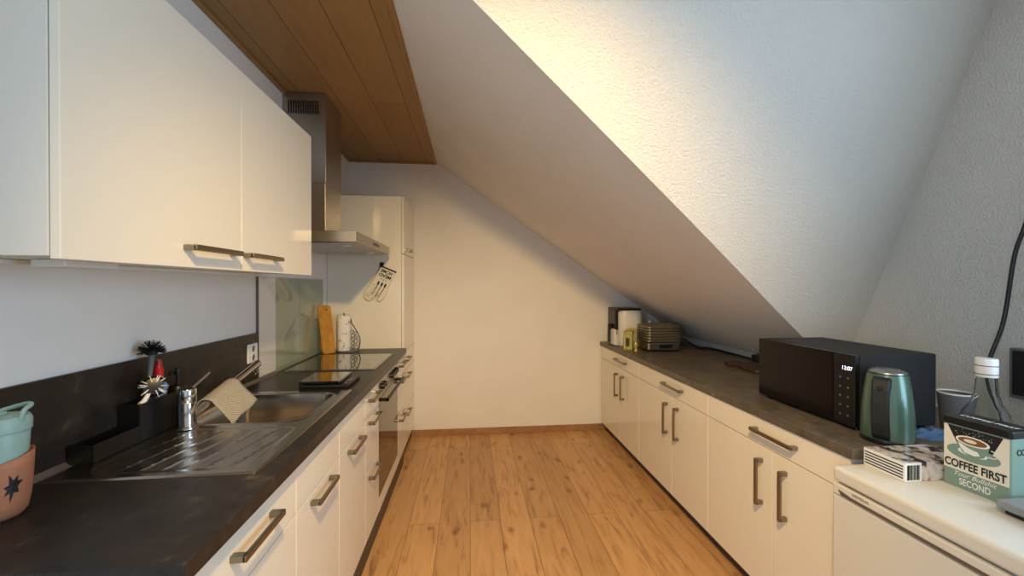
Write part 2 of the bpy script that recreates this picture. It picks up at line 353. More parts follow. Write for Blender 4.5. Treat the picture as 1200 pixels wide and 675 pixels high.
# worktop with cut-out for the bowl
b = MB(); bx0, bx1, by0, by1 = -1.03, -.595, 1.50, 1.915; WE = -.496
for a in ((XL+.002, WE, .76, by0), (XL+.002, WE, by1, 3.233), (XL+.002, bx0, by0, by1), (bx1, WE, by0, by1)): b.box(a[0], a[1], a[2], a[3], .8665, LWZ)
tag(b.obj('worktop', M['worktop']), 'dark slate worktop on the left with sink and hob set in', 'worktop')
tag(MB().box(XL+.001, XL+.012, .60, 2.196, LWZ+.001, 1.152).obj('backsplash_panel', M['worktop'], bevel=.001), 'low dark slate backsplash panel behind the sink', 'backsplash')
tag(MB().prism([(XL+.0125, .76, LWZ+.0005), (XL+.028, .76, LWZ+.0005), (XL+.0125, .76, LWZ+.014)], (0, 1.62, 0)).obj('sealing_strip', M['seal']), 'thin grey sealing strip along the back of the left worktop', 'strip')
tag(MB().box(XL+.001, XL+.012, 2.203, 2.385, LWZ+.001, 1.438).obj('splashback_panel', M['white_gloss'], bevel=.001), 'narrow white glossy splashback panel beside the wall socket', 'splashback')
tag(MB().box(XL+.001, XL+.013, 2.1965, 2.2025, LWZ+.001, 1.438).obj('edge_profile', M['seal']), 'thin grey upright edge profile at the end of the dark backsplash', 'trim strip')
MB_ = MB().box(XL+.001, XL+.009, 2.388, 2.715, LWZ+.001, 1.438)
tag(MB_.obj('glass_splashback', M['splash'], bevel=.001), 'greenish glass splashback pane, the one nearer the sink', 'splashback')
tag(MB().box(XL+.001, XL+.009, 2.717, 3.13, LWZ+.001, 1.438).obj('glass_splashback', M['splash'], bevel=.001), 'greenish glass splashback pane, the one nearer the cutting board', 'splashback')
# tall cabinet
t = thing('tall_cabinet', 'tall white cabinet with two doors in the far left corner', 'cabinet', (-.8, 3.52, 0))
TX = -.515
MB().box(XL+.002, TX-.021, 3.24, YF-.002, .105, 2.09).obj('carcass', M['front'], t, bevel=.001)
MB().box(TX-.05, TX-.03, 3.24, YF-.002, 0, .104).obj('plinth', M['plinth'], t)
for z0, z1, hz in ((.105, .40, .37), (.40, .712, .67), (.712, .866, .80)):
    d = MB().box(TX-.019, TX-.001, 3.237, YF-.004, z0+G, z1-G).obj('drawer', M['front'], t, bevel=.001); handle(d, TX-.001, 1, 'y', (3.36, hz), .19)
d = MB().box(TX-.019, TX-.001, 3.242, YF-.004, .868, 1.640).obj('door', M['front'], t, bevel=.002)
d = MB().box(TX-.019, TX-.001, 3.242, YF-.004, 1.644, 2.088).obj('door', M['front'], t, bevel=.002); handle(d, TX-.001, 1, 'y', (3.45, 1.685), .15)
# upper cabinets
def upper(y0, y1, hy, lb):
    t = thing('wall_cabinet', lb, 'cabinet', (-.93, (y0+y1)/2, 1.441), group='white wall cabinets above the sink')
    MB().box(XL+.002, -.777, y0, y1, 1.447, 2.106).obj('carcass', M['carcass'], t, bevel=.001)
    d = MB().box(-.775, -.757, y0+.001, y1-.001, 1.441, 2.106).obj('door', M['front'], t, bevel=.0015); handle(d, -.757, 1, 'y', (hy, 1.494), .225)
upper(.834, 1.434, 1.27, 'white wall cabinet, the nearer of the two above the sink')
upper(1.436, 2.034, 1.555, 'white wall cabinet, the farther one beside the steel hood')
t = thing('under_cabinet_lamp', 'small grey lamp fixture under the nearer white wall cabinet', 'lamp', (-.87, 1.0, 1.447))
MB().box(-.90, -.835, .93, 1.06, 1.430, 1.4465).obj('housing', M['carcass'], t, bevel=.003); MB().box(-.98, -.95, .84, 1.9, 1.437, 1.4465).obj('light_bar', M['white'], t, bevel=.002)
# hood
t = thing('range_hood', 'brushed steel cooker hood with square chimney over the hob', 'hood', (-.85, 2.66, 1.62))
b = MB(); b.box(XL+.001, -.60, 2.213, 3.11, 1.624, 1.682); b.obj('canopy', M['hood'], t, bevel=.0015)
MB().box(XL+.03, -.64, 2.24, 3.08, 1.6195, 1.625).obj('filter_panel', M['steel'], t, bevel=.001)
for y in (2.38, 2.92): MB().lathe([(0, 0), (.03, 0), (.03, -.004), (0, -.004)], (-.70, y, 1.6195), 24).obj('hood_lamp_cover', M['white'], t)
for k in range(4): MB().box(-.60, -.598, 2.60+k*.045, 2.625+k*.045, 1.645, 1.663).obj('button', M['black'], t)
c = MB().box(XL+.001, -.852, 2.50, 2.78, 1.682, 2.00).obj('chimney', M['hood'], t, bevel=.0015)
c = MB().box(XL+.001, -.847, 2.495, 2.785, 2.00, ZC-.002).obj('upper_chimney', M['hood'], t, bevel=.0015)
MB().box(-1.065, -.875, 2.4935, 2.495, 2.395, 2.485).obj('vent_grille', M['steel'], c)
b = MB()
for k in range(13): b.box(-1.058+k*.0137, -1.050+k*.0137, 2.492, 2.4936, 2.402, 2.478)
b.obj('vent_slots', M['matt_black'], c)
# hob
t = thing('induction_hob', 'black glass hob with steel frame set in the left worktop', 'hob', (-.79, 2.675, LWZ))
MB().box(-1.045, -.545, 2.40, 2.95, LWZ+.0005, LWZ+.005).obj('frame', M['steel'], t, bevel=.001)
MB().box(-1.035, -.555, 2.41, 2.94, LWZ+.005, LWZ+.0065).obj('glass', M['black_glass'], t)
b = MB()
for x, y, r in ((-.68, 2.54, .075), (-.68, 2.80, .09), (-.92, 2.54, .10), (-.92, 2.81, .075)): b.lathe([(r-.0015, LWZ+.0068), (r, LWZ+.0068)], (x, y, 0), 40)
b.obj('cooking_zone_marks', M['grey_print'], t)
# ---------------------------------------------------------------- sink
def rr(x, y, cx, cy, hx, hy, r):
    dx = abs(x-cx)-hx+r; dy = abs(y-cy)-hy+r
    return math.hypot(max(dx, 0), max(dy, 0))+min(max(dx, dy), 0)-r
def sm(t): t = max(0, min(1, t)); return t*t*(3-2*t)
t = thing('sink', 'stainless steel sink with bowl and ribbed drainboard in the left worktop', 'sink', (-.81, 1.53, LWZ))
b = MB(); nx, ny = 92, 150; X0, X1, Y0, Y1 = -1.062, -.548, 1.105, 1.955; gr = []
for j in range(ny+1):
    row = []
    for i in range(nx+1):
        x = X0+(X1-X0)*i/nx; y = Y0+(Y1-Y0)*j/ny
        e = min(x-X0, X1-x, y-Y0, Y1-y); z = LWZ+.0005+.0035*sm(e/.006)
        d = rr(x, y, -.81, 1.705, .205, .195, .06); z -= .155*sm(-d/.024)
        if d > 0: z += .0035*math.exp(-((d-.009)/.006)**2)
        q = rr(x, y, -.79, 1.30, .205, .165, .04)
        if q < .01 and d > .012:
            z -= .0022*sm(-q/.012)
            s_ = (x-(y-1.14)*.16+1.0)/.055; f = abs((s_ % 1)-.5)*2
            z += .0022*sm((.22-f)/.22)*sm((1.455-y)/.02)*sm((y-1.15)/.01)*sm((x+.975)/.01)*sm((-.605-x)/.01)
        row.append(b.bm.verts.new((x, y, z)))
    gr.append(row)
for j in range(ny):
    for i in range(nx): b.bm.faces.new([gr[j][i], gr[j][i+1], gr[j+1][i+1], gr[j+1][i]])
b.obj('basin', M['sink'], t, smooth=True)
MB().lathe([(0, .0), (.03, .0), (.036, .004), (.04, 0)], (-.81, 1.70, LWZ-.151), 28).obj('drain', M['chrome'], t, smooth=True)
# faucet
FB = Vector((-.955, 1.478, LWZ+.0045))
t = thing('faucet', 'chrome kitchen faucet with slanting spout and thin lever at the sink', 'faucet', FB)
MB().lathe([(0, 0), (.031, 0), (.031, .006), (.026, .008), (.026, .085), (.0255, .087), (.0265, .089), (.0265, .128), (.024, .133), (0, .134)], FB, 32).obj('body', M['chrome'], t, smooth=True)
sp0 = FB+Vector((0, .016, .03)); sp1 = Vector((-.94, 1.905, 1.047))
sp = MB().tube([sp0, sp1], .0165, 20).obj('spout', M['chrome'], t, smooth=True)
MB().cyl(sp1+Vector((0, -.02, -.012)), sp1+Vector((0, -.016, -.04)), .010, 16).obj('nozzle', M['chrome'], sp, smooth=True)
MB().tube([FB+Vector((0, .012, .125)), FB+Vector((.002, .115, .162))], .0042, 10).obj('lever', M['chrome'], t, smooth=True)
# cloth over the spout
b = MB(); ax = (sp1-sp0).normalized(); A = sp0+ax*.075; prof = [(-.028, -.035), (-.027, -.005), (-.018, .016), (0, .0215), (.018, .014), (.030, -.004), (.048, -.028), (.066, -.052), (.082, -.076)]
gr = []
for j in range(15):
    row = []
    for i, (px, pz) in enumerate(spline([(p[0], 0, p[1]) for p in prof], 3) and [(p.x, p.z) for p in spline([(p[0], 0, p[1]) for p in prof], 3)]):
        u = j/14; P = A+ax*(u*.165)+Vector((px, 0, pz))+Vector((0, px*.28, .004*math.sin(u*9+px*60)*max(0, px*12))); row.append(b.bm.verts.new(P))
    gr.append(row)
for a, c in zip(gr, gr[1:]):
    for k in range(len(a)-1): b.bm.faces.new([a[k], a[k+1], c[k+1], c[k]])
tag(b.obj('dishcloth', M['cloth'], smooth=True, solid=.003), 'beige woven dishcloth draped over the faucet spout', 'cloth')
# caddy
t = thing('sink_caddy', 'black stepped sink organiser tray along the dark backsplash', 'organiser', (-1.04, 1.36, LWZ))
cx0, cx1 = -1.077, -1.012; z0 = LWZ+.005
b = MB(); b.box(cx0, cx1, 1.20, 1.515, z0, z0+.004)
b.box(cx1-.003, cx1, 1.20, 1.356, z0+.004, z0+.05); b.box(cx0, cx0+.003, 1.20, 1.356, z0+.004, z0+.05); b.box(cx0, cx1, 1.20, 1.203, z0+.004, z0+.05)
b.obj('low_tray', M['black'], t, bevel=.001)
b = MB(); b.box(cx1-.003, cx1, 1.357, 1.515, z0+.004, z0+.115); b.box(cx0, cx0+.003, 1.357, 1.515, z0+.004, z0+.115); b.box(cx0+.003, cx1-.003, 1.357, 1.360, z0+.004, z0+.115); b.box(cx0+.003, cx1-.003, 1.512, 1.515, z0+.004, z0+.115)
b.obj('tall_bin', M['black'], t, bevel=.001)
# brush with round bristle head
t = thing('dish_brush', 'black dish brush with round bristle head standing in the organiser', 'brush', (-1.05, 1.44, z0+.006))
MB().tube([(-1.05, 1.44, z0+.006), (-1.045, 1.442, 1.10), (-1.04, 1.443, 1.165)], [.006, .007, .009], 12).obj('handle', M['grey'], t, smooth=True)
b = MB(); C0 = Vector((-1.04, 1.443, 1.175)); b.lathe([(0, -.012), (.016, -.01), (.016, .008), (0, .012)], C0, 18)
for k in range(190):
    a = random.uniform(0, 2*PI); ph = math.acos(random.uniform(-.15, 1)); d = Vector((math.sin(ph)*math.cos(a), math.sin(ph)*math.sin(a), math.cos(ph)))
    L = .040*random.uniform(.85, 1); b.cyl(C0+d*.008, C0+d*L, .0011, 4)
b.obj('bristles', M['matt_black'], t)
t = thing('detergent_bottle', 'dish soap bottle with red cap behind the brush', 'bottle', (-1.045, 1.480, z0+.006))
MB().lathe([(0, 0), (.022, 0), (.022, .14), (.012, .17), (0, .17)], (-1.045, 1.480, z0+.006), 20).obj('body', M['clear_plastic'], t, smooth=True)
MB().lathe([(0, .17), (.013, .17), (.014, .195), (.010, .20), (.008, .225), (0, .227)], (-1.045, 1.480, z0+.006), 20).obj('cap', M['red'], t, smooth=True)
# second brush (white and blue striped wrap) leaning out of the bin
b = MB(); C1 = Vector((-1.022, 1.425, 1.064)); nrm = Vector((.55, -.75, .25)).normalized()
t = thing('scrub_brush', 'round scrubbing brush with white bristles and blue side on the black organiser', 'brush', C1)
b.lathe([(0, -.018), (.026, -.014), (.034, 0), (.026, .012), (0, .016)], C1, 24, nrm); b.obj('head', M['black'], t, smooth=True)
b = MB(); u_ = nrm.orthogonal().normalized(); v_ = nrm.cross(u_)
for k in range(17):
    a = 2*PI*k/17+.3*math.sin(k*5); d = u_*math.cos(a)+v_*math.sin(a); r0 = .014+.004*(k % 3)
    b.tube([C1+d*r0+nrm*.015, C1+d*(r0+.012)+nrm*.013, C1+d*.037+nrm*.002], .0013, 5)
b.obj('bristles', M['white'], t)
MB().lathe([(0, .004), (.015, .002), (.014, .014), (0, .017)], C1+Vector((.016, .016, -.004)), 14, nrm).obj('blue_side', M['blue'], t, smooth=True)
MB().tube([C1+Vector((-.002, -.018, -.02)), C1+Vector((-.004, -.035, -.04)), C1+Vector((-.006, -.047, -.044))], [.006, .008, .007], 10).obj('handle', M['white'], t, smooth=True)
t = thing('soap_dispenser', 'black pump soap dispenser beside the faucet', 'dispenser', (-1.0405, 1.563, LWZ+.005))
q = Vector((-1.0405, 1.563, LWZ+.005))
MB().lathe([(0, 0), (.028, 0), (.03, .01), (.03, .105), (.022, .125), (.012, .13), (0, .13)], q, 24).obj('bottle', M['black'], t, smooth=True)
b = MB(); b.cyl(q+Vector((0, 0, .13)), q+Vector((0, 0, .165)), .006, 12); b.cyl(q+Vector((0, 0, .165)), q+Vector((0, 0, .188)), .012, 16); b.tube([q+Vector((0, 0, .18)), q+Vector((0, -.03, .182)), q+Vector((0, -.04, .172))], .005, 8); b.obj('pump', M['black'], t, smooth=True)
# socket
t = thing('wall_socket', 'white double socket on the dark backsplash', 'socket', (XL+.013, 2.125, 1.06))
MB().box(XL+.0125, XL+.023, 2.085, 2.17, 1.012, 1.105).obj('plate', M['white'], t, bevel=.003)
for z in (1.037, 1.080):
    s = MB().lathe([(.016, 0), (.017, .002), (.019, .002), (.020, 0)], (XL+.023, 2.1275, z), 20, (1, 0, 0)).obj('socket_ring', M['white'], t)
    MB().lathe([(0, .0004), (.0155, .0004)], (XL+.023, 2.1275, z), 20, (1, 0, 0)).obj('socket_recess', M['grey_print'], s)
# travel mug
q = Vector((-.978, .95, LWZ)); t = thing('travel_mug', 'mint travel mug in a terracotta sleeve with dark leaf print, left edge', 'mug', q)
MB().lathe([(0, .006), (.030, .006), (.034, .012), (.043, .18), (.042, .183), (0, .183)], q, 40).obj('cup', M['mint_cup'], t, smooth=True)
MB().lathe([(.0442, .181), (.0455, .182), (.046, .203), (.042, .212), (.025, .216), (0, .216)], q, 40).obj('lid', M['mint_cup'], t, smooth=True)
b = MB(); b.tube(spline([q+Vector((-.030, .006, .215)), q+Vector((-.012, .030, .222)), q+Vector((.018, .034, .230)), q+Vector((.040, .020, .231)), q+Vector((.046, .0, .224)), q+Vector((.043, -.004, .203))], 6), .0045, 10); b.obj('carry_loop', M['mint_cup'], t, smooth=True)
MB().box(q.x-.012, q.x+.012, q.y-.026, q.y+.004, q.z+.216, q.z+.223).obj('drink_flap', M['mint_cup'], t, bevel=.002)
b = MB(); n_ = 48; ring = []
for z, r in ((.0, .020), (.003, .030), (.014, .038), (.04, .0425), (.08, .0455), (.11, .0468), (.124, .0475)):
    ring.append([b.bm.verts.new(q+Vector((r*math.cos(2*PI*k/n_), r*math.sin(2*PI*k/n_), z+(.012*math.cos(2*PI*k/n_-.9) if z > .12 else 0)+.0005))) for k in range(n_)])
for a, c in zip(ring, ring[1:]):
    for k in range(n_): b.bm.faces.new([a[k], a[(k+1) % n_], c[(k+1) % n_], c[k]])
b.bm.faces.new(list(reversed(ring[0])))
sl = b.obj('sleeve', M['sleeve'], t, smooth=True, solid=.002)
b = MB(); leaf = []
for k in range(14):
    r = (.019, .010, .016, .009, .022, .008, .015, .008, .014, .007, .021, .009, .017, .010)[k]; a = 2*PI*k/14+.35; leaf.append((r*math.cos(a)*.8+.25*r*math.sin(a), r*math.sin(a)*1.5))
def oncyl(a0, s, z):
    r = .0422+(z/.124)*.0052+.0016; an = a0+s/.045; return q+Vector((r*math.cos(an), r*math.sin(an), z))
for k in range(14): b.face([oncyl(-.42, 0, .072), oncyl(-.42, leaf[k][0], .072+leaf[k][1]), oncyl(-.42, leaf[(k+1) % 14][0], .072+leaf[(k+1) % 14][1])])
b.obj('leaf_print', M['black_print'], sl)
# kitchen scale
t = thing('kitchen_scale', 'black kitchen scale with square glass plate behind the sink', 'scale', (-.70, 2.09, LWZ))
MB().box(-.80, -.575, 1.985, 2.20, LWZ, LWZ+.020).obj('body', M['black'], t, bevel=.006, seg=3)
MB().box(-.80, -.615, 1.985, 2.195, LWZ+.024, LWZ+.037).obj('weighing_plate', M['black_glass'], t, bevel=.003, seg=3)
MB().box(-.73, -.68, 2.06, 2.12, LWZ+.020, LWZ+.0245).obj('load_post', M['black'], t)
MB().box(-.608, -.582, 2.06, 2.13, LWZ+.020, LWZ+.021).obj('display', M['grey'], t)
MB().lathe([(0, 0), (.005, 0), (.004, .002), (0, .0022)], (-.596, 2.02, LWZ+.020), 14).obj('button', M['chrome'], t, smooth=True)
# cutting board
w_ = Vector((.045, .100, 0)); up = Vector((-.045, .020, .345)); o = Vector((-1.035, 2.975, LWZ+.0015)); tk = Vector((.017, -.006, .0))
def rounded(w2, h2, r, n=6):
    out = []
    for cx, cy, a0 in ((w2-r, r, -PI/2), (w2-r, h2-r, 0), (r, h2-r, PI/2), (r, r, PI)):
        for k in range(n+1): a = a0+PI/2*k/n; out.append((cx+r*math.cos(a), cy+r*math.sin(a)))
    return out
b = MB(); W2 = w_.length; H2 = up.length
b.prism([o+w_.normalized()*s+up.normalized()*h_ for s, h_ in rounded(W2, H2, .018)], tk)
t = thing('cutting_board', 'tall bamboo cutting board leaning beside the hob', 'board', o)
b.obj('board', M['board'], t, bevel=.002)
pp = o+w_.normalized()*(W2*.6)+up.normalized()*(H2-.035)+tk*1.02
MB().lathe([(0, 0), (.010, 0)], pp, 20, tk.normalized()).obj('hanging_hole', M['plinth'], t)
# kitchen roll
q = Vector((-.935, 3.13, LWZ)); t = thing('kitchen_roll_holder', 'blue-grey wire kitchen roll holder with curved lettered side, beside the hob', 'holder', q)
MB().lathe([(0, 0), (.082, 0), (.084, .003), (.082, .008), (0, .008)], q+Vector((.03, 0, .0005)), 36).obj('base', M['grey'], t, smooth=True)
MB().cyl(q+Vector((0, 0, .008)), q+Vector((0, 0, .283)), .005, 10).obj('rod', M['matt_black'], t)
MB().tube(spline([q+Vector((.055, -.01, .24)), q+Vector((.058, -.01, .21)), q+Vector((.085, -.01, .165)), q+Vector((.112, -.01, .11)), q+Vector((.118, -.01, .06)), q+Vector((.100, -.01, .012))], 6), .0035, 8).obj('side_wire', M['matt_black'], t, smooth=True)
b = MB()
for k, (x, z, r) in enumerate(((.062, .14, .012), (.082, .13, .011), (.066, .112, .013), (.09, .10, .011), (.064, .084, .012), (.088, .07, .013), (.066, .055, .012), (.09, .04, .010), (.066, .028, .011))):
    b.lathe([(r-.0018, 0), (r, .001), (r+.0018, 0), (r, -.001)], q+Vector((x, -.012, z+.005)), 16, (0, 1, 0), close=True)
b.obj('wire_scrollwork', M['matt_black'], t)
t = thing('kitchen_roll', 'white printed kitchen paper roll upright on the wire holder', 'paper roll', q+Vector((0, 0, .009)))
MB().lathe([(.018, 0), (.048, 0), (.049, .003), (.049, .257), (.048, .26), (.018, .26)], q+Vector((0, 0, .009)), 36, close=True).obj('paper', M['paper'], t, smooth=True)
# oven glove on a hook on the tall cabinet side
YS = 3.239
t = thing('wall_hook', 'small black hook on the side of the tall cabinet', 'hook', (-.684, YS, 1.55))
b = MB(); b.box(-.697, -.671, YS-.005, YS-.0005, 1.53, 1.575); b.tube([(-.684, YS-.005, 1.54), (-.684, YS-.02, 1.533), (-.684, YS-.024, 1.545)], .004, 8); b.obj('hook_body', M['matt_black'], t)
ang = math.radians(-23); GO = Vector((-.630, YS-.024, 1.525))
def gp(x, z, y=0): return GO+Vector((x*math.cos(ang)-z*math.sin(ang)*-1*-1, y, x*math.sin(ang)+z*math.cos(ang)))
def gp(x, z, y=0):
    c, s_ = math.cos(ang), math.sin(ang); return GO+Vector((x*c-z*s_*-1*-1, y, x*s_+z*c))
out = [(-.058, 0), (.062, 0), (.060, -.08), (.056, -.14), (.062, -.19), (.058, -.235), (.040, -.262), (.020, -.262), (.008, -.235), (.004, -.205), (-.004, -.235), (-.018, -.272), (-.045, -.290), (-.075, -.282), (-.090, -.25), (-.088, -.20), (-.070, -.13), (-.060, -.07)]
t = thing('oven_glove', 'cream printed oven glove with black hem hanging upside down from the hook', 'oven glove', GO)
b = MB(); b.prism([gp(x, z, 0) for x, z in out], (0, .018, 0)); b.obj('mitt', M['cream'], t, bevel=.007, seg=3)
MB().prism([gp(-.060, .002, -.001), gp(.064, .002, -.001), gp(.064, -.009, -.001), gp(-.060, -.009, -.001)], (0, .020, 0)).obj('black_hem', M['matt_black'], t, bevel=.001)
MB().tube([gp(-.052, 0, .009), gp(-.062, .024, .006), gp(-.050, .03, .009), gp(-.048, 0, .009)], .003, 8).obj('hanging_loop', M['matt_black'], t, smooth=True)
cR = (gp(-1, 0)-gp(0, 0)); cU = (gp(0, -1)-gp(0, 0))
for i, (s_, wd, sz, z) in enumerate((('HOME', .092, .036, -.018), ('MEAD', .098, .036, -.052))):
    lettering('print_text', s_, gp(wd/2, z, -.0005), cR, cU, sz, M['black_print'], t, width=wd, thick=.0008, bold=.03)
lettering('print_text', 'Y.E.L.', gp(.03, -.088, -.0005), cR, cU, .02, M['black_print'], t, width=.06, thick=.0008)
b = MB()
for x in (-.025, .003, .03):
    b.prism([gp(x-.008, -.125, -.0012), gp(x, -.112, -.0012), gp(x+.008, -.125, -.0012), gp(x+.006, -.142, -.0012), gp(x+.0025, -.15, -.0012), gp(x+.0025-.012, -.235, -.0012), gp(x-.0025-.012, -.235, -.0012), gp(x-.0025, -.15, -.0012), gp(x-.006, -.142, -.0012)], (0, .0008, 0))
b.obj('cutlery_print', M['black_print'], t)
b = MB(); 
for k in range(46): 
    x = random.uniform(-.08, -.02); z = random.uniform(-.27, -.15); b.prism([gp(x, z, -.0012), gp(x+.006, z+.002, -.0012), gp(x+.004, z+.006, -.0012)], (0, .0008, 0))
b.obj('pattern_print', M['leather'], t)
# ---------------------------------------------------------------- right worktop things
# microwave
mx0, mx1, my0, my1, mz0, mz1 = 1.405, 1.742, 1.347, 1.845, WRZ+.012, 1.136
t = thing('microwave', 'black microwave oven with lit clock on the right worktop', 'microwave', (1.57, 1.6, WRZ))
MB().box(mx0+.022, mx1, my0, my1, mz0, mz1).obj('casing', M['matt_black'], t, bevel=.004)
dr = MB().box(mx0, mx0+.021, my0+.092, my1, mz0+.002, mz1-.001).obj('door', M['dark_glass'], t, bevel=.003)
MB().box(mx0-.0008, mx0+.0002, my0+.094, my1-.13, mz0+.004, mz1-.003).obj('window', M['dark_glass'], dr)
pn = MB().box(mx0, mx0+.021, my0, my0+.090, mz0+.002, mz1-.001).obj('control_panel', M['black'], t, bevel=.003)
lettering('clock_digits', '12:07', (mx0-.0002, my0+.050, 1.076), (0, -1, 0), (0, 0, 1), .020, M['screen'], pn, width=.040, thick=.0006)
for z in (1.045, 1.01, .975, .94, .905):
    for y in (my0+.028, my0+.060): MB().lathe([(0, .0006), (.004, .0006), (.004, 0)], (mx0, y, z), 14, (-1, 0, 0)).obj('button_mark', M['grey'], pn)
for x in (mx0+.04, mx1-.03):
    for y in (my0+.03, my1-.03): MB().cyl((x, y, WRZ), (x, y, mz0+.002), .014, 14).obj('foot', M['black'], t)
# kettle
q = Vector((1.44, 1.262, WRZ)); t = thing('electric_kettle', 'green metallic electric kettle with black handle in front of the microwave', 'kettle', q)
MB().lathe([(0, 0), (.072, 0), (.073, .004), (.071, .014), (0, .014)], q+Vector((0, 0, .0005)), 40).obj('power_base', M['black'], t, smooth=True)
MB().lathe([(0, .015), (.0715, .015), (.073, .022), (.072, .06), (.069, .12), (.063, .18), (.0555, .228), (.053, .236), (0, .236)], q, 48).obj('jug', M['kettle'], t, smooth=True)
MB().lathe([(.0535, .2362), (.052, .241), (.040, .248), (.02, .251), (0, .252)], q, 40).obj('lid', M['steel'], t, smooth=True)
MB().lathe([(.0535, .234), (.0555, .2355), (.0535, .2375)], q, 40, close=True).obj('lid_ring', M['black'], t, smooth=True)
hd = Vector((-.86, -.5, 0)).normalized(); sd = Vector((hd.y, -hd.x, 0))
def kp(r, z, s=0): return q+hd*r+sd*s+Vector((0, 0, z))
b = MB(); b.prism([kp(r, z, -.023) for r, z in ((.052, .222), (.066, .230), (.086, .222), (.097, .19), (.101, .14), (.099, .08), (.090, .035), (.074, .018), (.069, .05), (.078, .07), (.083, .11), (.080, .165), (.070, .19), (.060, .19))], sd*.046)
h = b.obj('handle', M['matt_black'], t, bevel=.006, seg=3, smooth=False)
MB().lathe([(0, 0), (.010, 0), (.009, .004), (0, .005)], kp(.092, .196, 0), 18, (hd+Vector((0, 0, .8))).normalized()).obj('lid_button', M['black'], t, smooth=True)
sp = MB().prism([kp(-.050, .235, -.016), kp(-.072, .238, 0), kp(-.050, .235, .016), kp(-.060, .19, 0)], (0, 0, .0005)).obj('spout', M['kettle'], t)
# picture box on refrigerator
q = Vector((1.277, 1.068, FZ)); t = thing('picture_box', 'flat printed picture box with barcode on the white refrigerator', 'box', q)
bx = MB().box(1.277, 1.50, 1.068, 1.192, FZ+.0005, FZ+.057).obj('box', M['magazine'], t, bevel=.001)
MB().box(1.2762, 1.2769, 1.068, 1.192, FZ+.001, FZ+.0565).obj('striped_side', M['white_print'], bx)
b = MB()
for k in range(5): b.box(1.2752, 1.2763, 1.072, 1.188, FZ+.009+k*.0088, FZ+.0125+k*.0088)
b.obj('stripes', M['black_print'], bx)
MB().box(1.2765, 1.332, 1.0670, 1.0679, FZ+.001, FZ+.0565).obj('barcode_label', M['white_print'], bx)
b = MB(); x = 1.284
while x < 1.325:
    wd = random.choice((.0008, .0012, .002)); b.box(x, x+wd, 1.0663, 1.0671, FZ+.006, FZ+.05); x += wd+random.choice((.0008, .0014, .002))
b.obj('barcode', M['black_print'], bx)
# coffee tin
A0 = Vector((1.398, 1.063, FZ+.0005)); dv = Vector((.0609, -.998, 0)).normalized(); nv = Vector((.998, .0609, 0)).normalized(); TW, TD, TH = .147, .095, .178
t = thing('coffee_tin', 'cream and mint coffee tin with cup picture and slogan on the refrigerator', 'tin', A0)
def tp(s, d_, z): return A0+dv*(s*TW)+nv*(d_*TD)+Vector((0, 0, z*TH))
def rpoly(r, w2, h2): return [(x, y) for x, y in rounded(w2, h2, r)]
b = MB(); b.prism([A0+dv*x+nv*y for x, y in rounded(TW, TD, .006)], (0, 0, TH)); b.obj('body', M['mint_print'], t, bevel=.001)
b = MB(); b.prism([A0+dv*(x-.002)+nv*(y-.002)+Vector((0, 0, TH)) for x, y in rounded(TW+.004, TD+.004, .008)], (0, 0, .020)); ld = b.obj('lid', M['black'], t, bevel=.003)
lettering('lid_text', 'COFFEE FIRST', tp(.08, .42, 0)+Vector((0, 0, TH+.020)), dv, nv, .022, M['white_print'], ld, width=.125, thick=.0008, bold=.02)
def decal(name, pts, m, lev):
    MB().prism([tp(s, 0, z)-nv*(.0004*lev) for s, z in pts], -nv*.0003).obj(name, m, t)
def ell(cs, cz, rs, rz, a0=0, a1=2*PI, n=28, tilt=0): return [(cs+rs*math.cos(a0+(a1-a0)*k/n), cz+rz*math.sin(a0+(a1-a0)*k/n)+tilt*rs*math.cos(a0+(a1-a0)*k/n)) for k in range(n+(0 if a1-a0 > 6 else 1))]
decal('cream_panel', [(.02, .28), (.98, .28), (.98, .985), (.02, .985)], M['cream'], 1)
decal('black_burst', [(.08, .985), (.24, .70), (.74, .66), (.90, .985)], M['black_print'], 2)
decal('saucer', ell(.47, .60, .40, .125), M['mint_print'], 3)
decal('saucer_inner', ell(.47, .62, .22, .06), M['white_print'], 4)
decal('printed_cup', [(.22, .80), (.25, .70), (.32, .60), (.42, .555), (.54, .555), (.64, .60), (.70, .70), (.72, .80)], M['mint_print'], 5)
decal('cup_highlight', [(.25, .745), (.29, .67), (.36, .60), (.50, .585), (.58, .61), (.55, .66), (.42, .68), (.32, .72)], M['white_print'], 6)
decal('cup_rim', ell(.47, .80, .255, .075), M['white_print'], 6)
decal('printed_coffee', ell(.47, .80, .215, .055), M['coffee'], 7)
decal('coffee_foam', ell(.44, .80, .10, .026), M['cream'], 8)
b = MB(); b.tube([tp(s, 0, z)-nv*.0022 for s, z in ell(.74, .69, .10, .055, -2.0, 1.6, 14)], .0012, 6); b.obj('cup_handle_print', M['white_print'], t)
U = Vector((0, 0, 1))
lettering('slogan_text', 'COFFEE FIRST', tp(.04, 0, .325)-nv*.0008, dv, U, .031, M['black_print'], t, width=TW*.91, thick=.0012, bold=.03)
lettering('script_text', 'Your Bullshit', tp(.20, 0, .195)-nv*.0004, dv, U, .019, M['white_print'], t, width=TW*.62, thick=.001, shear=.4)
lettering('slogan_text', 'SECOND', tp(.27, 0, .065)-nv*.0004, dv, U, .026, M['white_print'], t, width=TW*.46, thick=.001, bold=.015)
c0 = A0+dv*(TW+.0004); lettering('side_text', 'COFFEE', c0+nv*.018+U*.135, nv, U, .022, M['black_print'], t, width=.07, thick=.0004, bold=.03)
b = MB()
for k in range(26): 
    s_ = random.uniform(.2, .8); z = random.uniform(.87, .97); b.prism([tp(s_+dx, 0, z+dz)-nv*.0012 for dx, dz in ((-.006, 0), (0, .005), (.006, 0), (0, -.005))], -nv*.0003)
b.obj('sparkle_print', M['white_print'], t)
